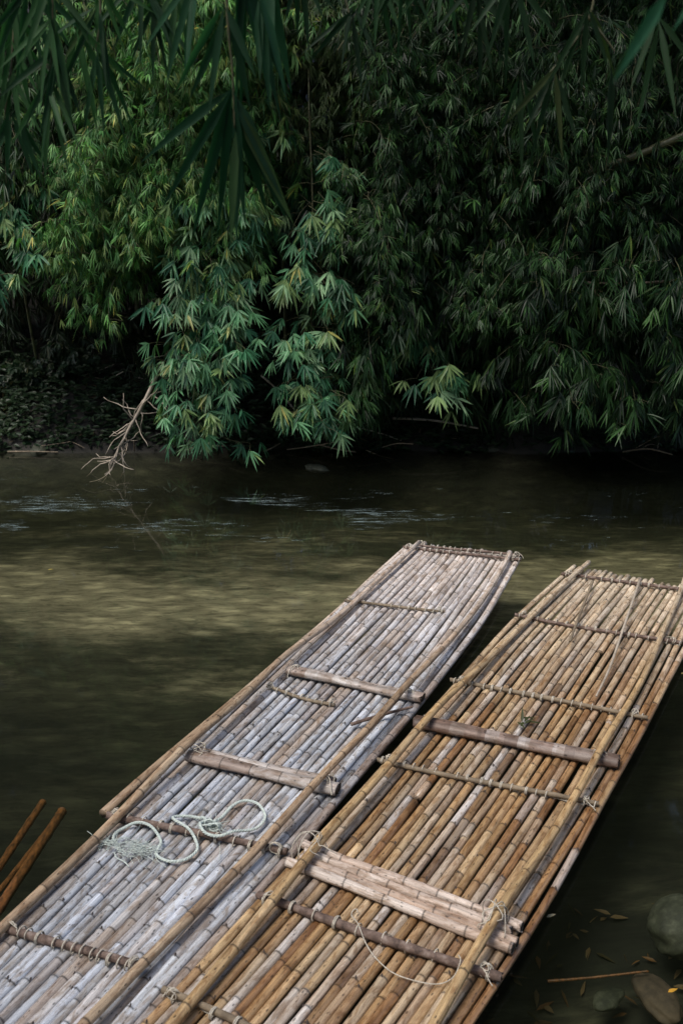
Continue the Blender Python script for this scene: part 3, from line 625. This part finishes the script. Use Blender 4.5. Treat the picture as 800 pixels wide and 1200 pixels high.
a1 = N('ShaderNodeTexNoise', Scale=3.4, Detail=6.0, Roughness=.6, Distortion=.5); L(mp, a1)
a2 = N('ShaderNodeTexNoise', Scale=11.0, Detail=5.0, Roughness=.65, Distortion=.8); L(mp, a2)
a3 = N('ShaderNodeTexNoise', Scale=.9, Detail=2.0); L(mp, a3)
mr = N('ShaderNodeMapRange'); mr.inputs[1].default_value = 0; mr.inputs[2].default_value = 14; L(sx, mr, 1, 0)
rf = N('ShaderNodeValToRGB'); L(mr, rf); ramp(rf, [(0, .10), (.45, .14), (.56, .3), (.61, .8), (.66, 1.0), (.71, .5), (.9, .2)])
mk = N('ShaderNodeValToRGB'); ramp(mk, [(.42, .12), (.62, 1.0)]); L(a3, mk)
mm = N('ShaderNodeMath', operation='MULTIPLY'); L(rf, mm); L(mk, mm, 0, 1)
ht = N('ShaderNodeMath', operation='MULTIPLY'); L(a2, ht); L(mm, ht, 0, 1)
bp1 = N('ShaderNodeBump', Strength=.9, Distance=.12); L(a1, bp1, 0, 2)
bp2 = N('ShaderNodeBump', Strength=1.0, Distance=.07); L(ht, bp2, 0, 2); nt.links.new(bp1.outputs[0], bp2.inputs['Normal'])
fr = N('ShaderNodeFresnel', IOR=1.33); nt.links.new(bp2.outputs[0], fr.inputs['Normal'])
gl = N('ShaderNodeBsdfGlossy', Roughness=.04); nt.links.new(bp2.outputs[0], gl.inputs['Normal'])
tr = N('ShaderNodeBsdfTransparent'); tr.inputs[0].default_value = (.95, .97, .93, 1)
df = N('ShaderNodeBsdfDiffuse'); df.inputs[0].default_value = (.022, .026, .014, 1)
x1 = N('ShaderNodeMixShader'); x1.inputs[0].default_value = .1; L(tr, x1, 0, 1); L(df, x1, 0, 2); nt.links.new(bp2.outputs[0], df.inputs['Normal'])
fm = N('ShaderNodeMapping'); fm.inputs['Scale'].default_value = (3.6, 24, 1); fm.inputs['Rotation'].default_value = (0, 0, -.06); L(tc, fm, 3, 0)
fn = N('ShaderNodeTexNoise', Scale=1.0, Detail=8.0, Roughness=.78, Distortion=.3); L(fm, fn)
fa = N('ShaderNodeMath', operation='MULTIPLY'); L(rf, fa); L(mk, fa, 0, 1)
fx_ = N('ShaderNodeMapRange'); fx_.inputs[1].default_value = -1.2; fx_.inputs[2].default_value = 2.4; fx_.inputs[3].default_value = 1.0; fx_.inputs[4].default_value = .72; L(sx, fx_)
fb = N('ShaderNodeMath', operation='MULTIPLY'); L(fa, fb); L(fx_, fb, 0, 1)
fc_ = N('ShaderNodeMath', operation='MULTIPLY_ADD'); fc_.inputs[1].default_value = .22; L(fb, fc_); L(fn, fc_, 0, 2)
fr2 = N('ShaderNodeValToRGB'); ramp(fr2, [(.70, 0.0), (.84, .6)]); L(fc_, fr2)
fd = N('ShaderNodeBsdfDiffuse'); fd.inputs[0].default_value = (.28, .37, .38, 1)  # pale streaks painted in as sky glints on the riffle
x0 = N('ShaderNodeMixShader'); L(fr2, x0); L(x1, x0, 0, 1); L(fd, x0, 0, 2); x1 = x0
x2 = N('ShaderNodeMixShader'); L(fr, x2); L(x1, x2, 0, 1); L(gl, x2, 0, 2)
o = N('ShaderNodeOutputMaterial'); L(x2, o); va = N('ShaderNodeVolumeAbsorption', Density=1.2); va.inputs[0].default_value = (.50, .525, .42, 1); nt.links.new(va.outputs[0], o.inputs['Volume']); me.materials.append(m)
# ------------------------------------------------------------------ bank details
def rock(loc, r, label, group=None, sq=(1, .9, .6), m=M_ROCK, seed=0):
    import bmesh
    bm = bmesh.new(); bmesh.ops.create_icosphere(bm, subdivisions=4, radius=1)
    for v in bm.verts:
        q = np.array(v.co); d = 1 + .16 * fbm(q[0], q[1] + q[2] * 1.3, 1.6, seed) + .07 * fbm(q[0] + q[2] * .7, q[1] - q[2], 4.5, seed + 1)
        v.co = [q[i] * d * r * sq[i] for i in range(3)]
    me = D.meshes.new('rock'); bm.to_mesh(me); bm.free(); me.polygons.foreach_set('use_smooth', [True] * len(me.polygons)); me.materials.append(m)
    o = D.objects.new('rock', me); COL.objects.link(o); o.location = tuple(map(float, loc)); o.rotation_euler = (0, 0, seed); return tag(o, label, 'rock', group)
p = P(794, 1087, -.15); rock(p, .145, 'mossy round rock breaking the water at the right edge below the right raft', sq=(1, 1, .7), seed=3)
rock(P(770, 1172, -.24), .12, 'flat tan stone under the shallow water at the bottom right corner', sq=(1.2, .7, .35), m=m_noise('tan_stone', (.03, .022, .014), (.09, .065, .04), 14, .8, .4, .01), seed=5)
for i, (x, y, r) in enumerate([(712, 1172, .07)]):
    rock(P(x, y, -.31), r, 'small dark stone under the shallow water right of the right raft', 'sunken stones beside the right raft', sq=(1.3, .7, .35), seed=10 + i)
for i, (x, y, r, lab) in enumerate([(48, 522, .16, 'low dark rock at the waterline at the left of the far bank'), (370, 545, .1, 'low dark rock at the waterline under the narrow cascade'), (583, 522, .12, 'pale grassy rock at the waterline under the middle right bamboo')]):
    rock(P(x, y + 4, .0), r, lab, sq=(1.5, .8, .5), seed=30 + i)
stick('sunken_stick', [P(640, 1150, -.24), P(690, 1146, -.22), P(760, 1138, -.18)], .006, M_SUNK, 'thin orange brown stick under the shallow water near the bottom right', 'stick')
# half sunken canes, bottom left
for (a, b, r, lab) in (((44, 950), (-40, 1075), .019, 'topmost of the half sunken orange canes at the left edge'), ((44, 988), (-60, 1120), .013, 'thin half sunken cane between two thicker ones at the left edge'), ((66, 962), (-30, 1110), .024, 'thickest half sunken orange cane nearest the left raft')):
    A = P(a[0], a[1], -.07); B = P(b[0], b[1], .02); C_ = A + (A - B) * .1
    q = smooth([C_, A, (A + B) / 2, B], 40); o = MB().sweep(q, r * (1 + .14 * (np.arange(len(q)) % 7 == 3) + .02 * np.sin(np.arange(len(q)) * 1.9)), 10, jag=.03).build('sunken_cane', M_SUNK, loc=A); o.location = tuple(A)
    tag(o, lab, 'cane', 'half sunken canes at the left edge')
# dead branch
def deadbranch():
    pts = [Q(190, 425, YS - .75), Q(172, 465, YS - .8), Q(150, 505, YS - .85), Q(130, 545, YS - .9)]
    c = thing('dead_branch', pts[0], 'bare pale dead branch slanting down to the water left of the wide cascade', 'branch'); loc = np.array(c.location)
    q = smooth(pts, 40); MB().sweep(q - loc, np.linspace(.026, .012, len(q)), 7).build('limb', M_PALE, c)
    for k in range(34):
        t = random.uniform(.3, 1); p = q[int(t * (len(q) - 1))]; v = nrm([random.gauss(0, .9), random.gauss(-.1, .3), random.gauss(-.25, .6)]) ; pp = [p]
        n_ = random.randint(4, 7)
        for j in range(n_): p = p + v * .06; v = nrm(v + rng.normal(0, .3, 3)); pp.append(p)
        MB().sweep(np.array(pp) - loc, np.linspace(.008, .0035, len(pp)), 4).build('twig', M_PALE, c)
deadbranch()
for k in range(26):      # fallen canes under the cascades
    x = random.uniform(90, 250); y = random.uniform(425, 492); yy = YS + .55 + (490 - y) * .012; p = Q(x, y, yy); d = nrm([random.gauss(.9, .5), random.gauss(0, .3), random.gauss(0, .28)]); l = random.uniform(.25, .75)
    stick('fallen_cane', [p, p + d * l * .5 + [0, 0, random.uniform(-.03, .05)], p + d * l], random.uniform(.005, .011), random.choice((M_PALE, M_TWIG)), 'thin dry cane in the brush pile on the left of the far bank', 'cane', 'dry canes heaped on the far bank', jag=0)
for k in range(30):
    x = random.uniform(-20, 820); p = P(x, random.uniform(516, 530), .03); d = nrm([random.gauss(.8, .6), random.gauss(0, .3), random.gauss(.12, .2)]); l = random.uniform(.2, .7)
    stick('driftwood_twig', [p, p + d * l * .5 + [0, 0, random.uniform(-.02, .06)], p + d * l], random.uniform(.004, .010), M_TWIG, 'thin brown driftwood twig caught along the far waterline', 'twig', 'driftwood twigs along the far waterline', jag=0)
for k, (a, b, r, lab) in enumerate([((600, 385), (680, 430), .012, 'pale thin stem crossing the dark hollow at right'), ((460, 490), (560, 502), .014, 'thin bare pole lying along the far waterline at centre'), ((306, 440), (345, 480), .011, 'short bare twig slanting in the dark gap between cascades'), ((395, 498), (470, 516), .010, 'thin bare stem lying just left of centre at the far waterline')]):
    A, B = Q(a[0], a[1], YS + .2), Q(b[0], b[1], YS + .05); stick('bare_stem', [A, (A + B) / 2 + [0, 0, .03], B], r, M_PALE, lab, 'stem', jag=0)
A, B = Q(470, 205, YS - 1.3), Q(860, 130, YS - 1.6)
stick('bare_stem', [Q(820, 150, YS - 1.3), Q(750, 180, YS - 1.2), Q(680, 205, YS - 1.1)], .035, M_CULM, 'thick dark bough reaching in from the right through the bamboo', 'stem', jag=0)
stick('bare_stem', [Q(830, 325, YS - 1.3), Q(740, 332, YS - 1.2), Q(660, 330, YS - 1.1)], .014, M_TWIG, 'thin green stem running level through the right edge bamboo', 'stem', jag=0)
# shrubs on the bank
SH = dict(step=.08, droop=-.02, per=3, reach=.08, out=1.0, rand=.5, n=(2, 4), l=.09, w=.05, spread=1.0, ld=.1, pet=0, nj=.5)
for k, (x, y, s, lab) in enumerate([(30, 505, .5, 'low leafy shrub at the far left foot of the far bank'), (75, 500, .55, 'low leafy shrub left of the brush pile'), (118, 505, .5, 'low leafy shrub below the brush pile'), (170, 512, .35, 'small leafy shrub right behind the dead branch tip'), (20, 440, .6, 'dim leafy shrub high on the dark left bank'), (80, 420, .5, 'dim leafy shrub above the brush pile'), (330, 505, .35, 'small dim shrub in the gap between the cascades'), (655, 505, .4, 'dim low shrub under the right edge bamboo')]):
    p = Q(x, y, YS + .45 + (510 - y) * .008); c = thing('bank_shrub', p, lab, 'shrub', 'low shrubs on the far bank'); f = Foliage()
    for j in range(int(46 * s / .5)): f.spray(p + rng.normal(0, s * .28, 3) * [1.3, .5, .45], rng.normal(0, 1, 3) + [0, -.4, .5], .2, SH, [(.03, .055, .028), (.022, .045, .025), (.04, .06, .03)])
    f.finish(c, M_LEAFG)
def grass(x, y, lab, n=110, s=.3, pal=None):
    p = P(x, y, .02); c = thing('grass_tuft', p, lab, 'grass tuft'); f = Foliage()
    for j in range(n):
        q = p + rng.normal(0, s, 3) * [.55, .2, 0]; f.leaf(q, nrm([random.gauss(0, .6), random.gauss(-.2, .4), .8]), (0, -1, .3), random.uniform(.12, .28), .012, .5, np.array(random.choice(pal or [(.07, .09, .05), (.1, .12, .07)])))
    f.finish(c)
grass(566, 517, 'pale drooping grass tuft at the far waterline near the middle'); grass(625, 522, 'small dim grass tuft at the far waterline right of the pale one', 60, .2)
# leaf litter on the bank
f = Foliage(); lt = D.objects.new('leaf_litter', None)
D.objects.remove(lt)
for j in range(5000):
    x = random.uniform(-6.5, 6.5); yy = YS + abs(random.gauss(0, 1.1)) + .05; f.leaf((x, yy, gz(yy) + .02 + random.uniform(-.03, .05)), rng.normal(0, 1, 3) * [1, 1, .25], (random.gauss(0, .3), random.gauss(0, .3), 1), random.uniform(.08, .18), .022, .1, np.array(random.choice([(.12, .08, .04), (.07, .05, .03), (.16, .11, .06), (.05, .06, .03)])) * random.uniform(.5, 1.2))
me_par = None
ll = leaf_mesh('leaf_litter', (f.p, f.d, f.n, f.l, f.w, f.dp, f.c), M_LEAF, None, (0, 0, 0)); tag(ll, 'brown dead bamboo leaves scattered over the far bank', 'leaf litter', kind='stuff')
f = Foliage()
for j in range(4800):
    x = random.uniform(-6.5, 6.5); yy = YS - .04 + abs(random.gauss(0, .9)); q0 = np.array([x, yy, gz(yy) + abs(random.gauss(0, .14)) - .02]); a0 = random.uniform(0, 6.28)
    for i in range(4):
        a = a0 + i * 1.5; f.leaf(q0 + rng.normal(0, .03, 3), (math.cos(a), math.sin(a) - .3, random.uniform(-.2, .5)), (random.gauss(0, .4), -.5, .9), random.uniform(.07, .14), random.uniform(.03, .055), .15, np.array(random.choice([(.016, .034, .016), (.022, .042, .02), (.03, .05, .024)])))
ug = leaf_mesh('undergrowth', (f.p, f.d, f.n, f.l, f.w, f.dp, f.c), M_LEAFG, None, (0, 0, 0)); tag(ug, 'low dark broad leaved creeping plants covering the shaded far bank', 'undergrowth', kind='stuff')
f = Foliage()
for j in range(420):
    x = random.uniform(.3, 3.2); yy = random.uniform(2.2, 4.3)
    dz = -.56 + .03 * fbm(np.array(x), np.array(yy), .8, 9) + .3 * min(1, max(0, (x - .9) / 1.2)) * min(1, max(0, (4.9 - yy) / 1.5))
    f.leaf((x, yy, float(dz) + random.uniform(.005, .05)), rng.normal(0, 1, 3) * [1, 1, .15], (random.gauss(0, .3), random.gauss(0, .3), 1), random.uniform(.04, .13), random.uniform(.012, .03), .05, np.array(random.choice([(.20, .10, .04), (.12, .07, .035), (.22, .15, .08), (.06, .05, .025)])))
sl = leaf_mesh('sunken_leaf_litter', (f.p, f.d, f.n, f.l, f.w, f.dp, f.c), M_LEAF, None, (0, 0, 0)); tag(sl, 'brown dead leaves lying on the riverbed right of the right raft', 'leaf litter', kind='stuff')
# wilted leaves and floaters
f = Foliage(); p = P(610, 846, ZT + .01)
c = thing('wilted_leaf', p, 'small dark wilted leaf cluster lying on the right raft above the log board', 'leaf')
for j in range(7): f.leaf(p + rng.normal(0, .015, 3) * [1.5, 1, .2], (random.gauss(.8, .7), random.gauss(0, .5), .12), (0, 0, 1), random.uniform(.06, .11), .018, .1, np.array((.05, .06, .025)))
f.finish(c)
for j, (x, y, cc, lab) in enumerate([(56, 668, (.45, .35, .1), 'tiny yellow leaf floating on the pale shallows at left'), (782, 1163, (.6, .32, .04), 'yellow leaf on the water in the bottom right corner'), (797, 790, (.3, .25, .1), 'tiny leaf floating right beside the far end of the right raft'), (640, 1075, (.35, .32, .22), 'tiny pale leaf floating beside the right raft near its front')]):
    f = Foliage(); p = P(x, y, .004); f.leaf(p, (1, .4, .03), (0, 0, 1), .05, .018, 0, np.array(cc)); 
    l = leaf_mesh('floating_leaf', (f.p, f.d, f.n, f.l, f.w, f.dp, f.c), M_LEAF, None, p); l.location = tuple(p); tag(l, lab, 'leaf')
# ------------------------------------------------------------------ light and camera
w = D.worlds.new('World'); sc.world = w; w.use_nodes = True; nt = w.node_tree
sk = nt.nodes.new('ShaderNodeTexSky'); sk.sky_type = 'NISHITA'; sk.sun_disc = False
EL, AZ = math.radians(64), math.radians(232)      # azimuth from +Y clockwise: behind and left of the camera
sk.sun_elevation = EL; sk.sun_rotation = AZ; sk.air_density = 1.2; sk.dust_density = 3.0
bg = nt.nodes['Background']; nt.links.new(sk.outputs[0], bg.inputs[0]); bg.inputs[1].default_value = .135
s = D.lights.new('sun', 'SUN'); s.energy = 2.1; s.angle = math.radians(24); s.color = (1, .95, .87)
so = D.objects.new('sun', s); COL.objects.link(so)
from mathutils import Vector
dv = Vector((math.sin(AZ) * math.cos(EL), math.cos(AZ) * math.cos(EL), math.sin(EL)))
so.rotation_euler = dv.to_track_quat('Z', 'Y').to_euler(); so.location = dv * 30
cam = D.cameras.new('camera'); co = D.objects.new('camera', cam); COL.objects.link(co); sc.camera = co
cam.lens = 35.0; cam.sensor_width = 36; cam.sensor_fit = 'AUTO'; co.location = (0, 0, H); co.rotation_euler = (math.pi / 2 - PITCH, 0, 0)
cam.clip_start = .05; cam.clip_end = 300; cam.dof.use_dof = True; cam.dof.focus_distance = 7.0; cam.dof.aperture_fstop = 4.0
sc.view_settings.view_transform = 'Standard'; sc.view_settings.look = 'None'; sc.view_settings.exposure = 0.58; sc.view_settings.gamma = 1
sc.cycles.max_bounces = 6; sc.cycles.diffuse_bounces = 3; sc.cycles.glossy_bounces = 3; sc.cycles.transparent_max_bounces = 6; sc.cycles.caustics_reflective = False; sc.cycles.caustics_refractive = False
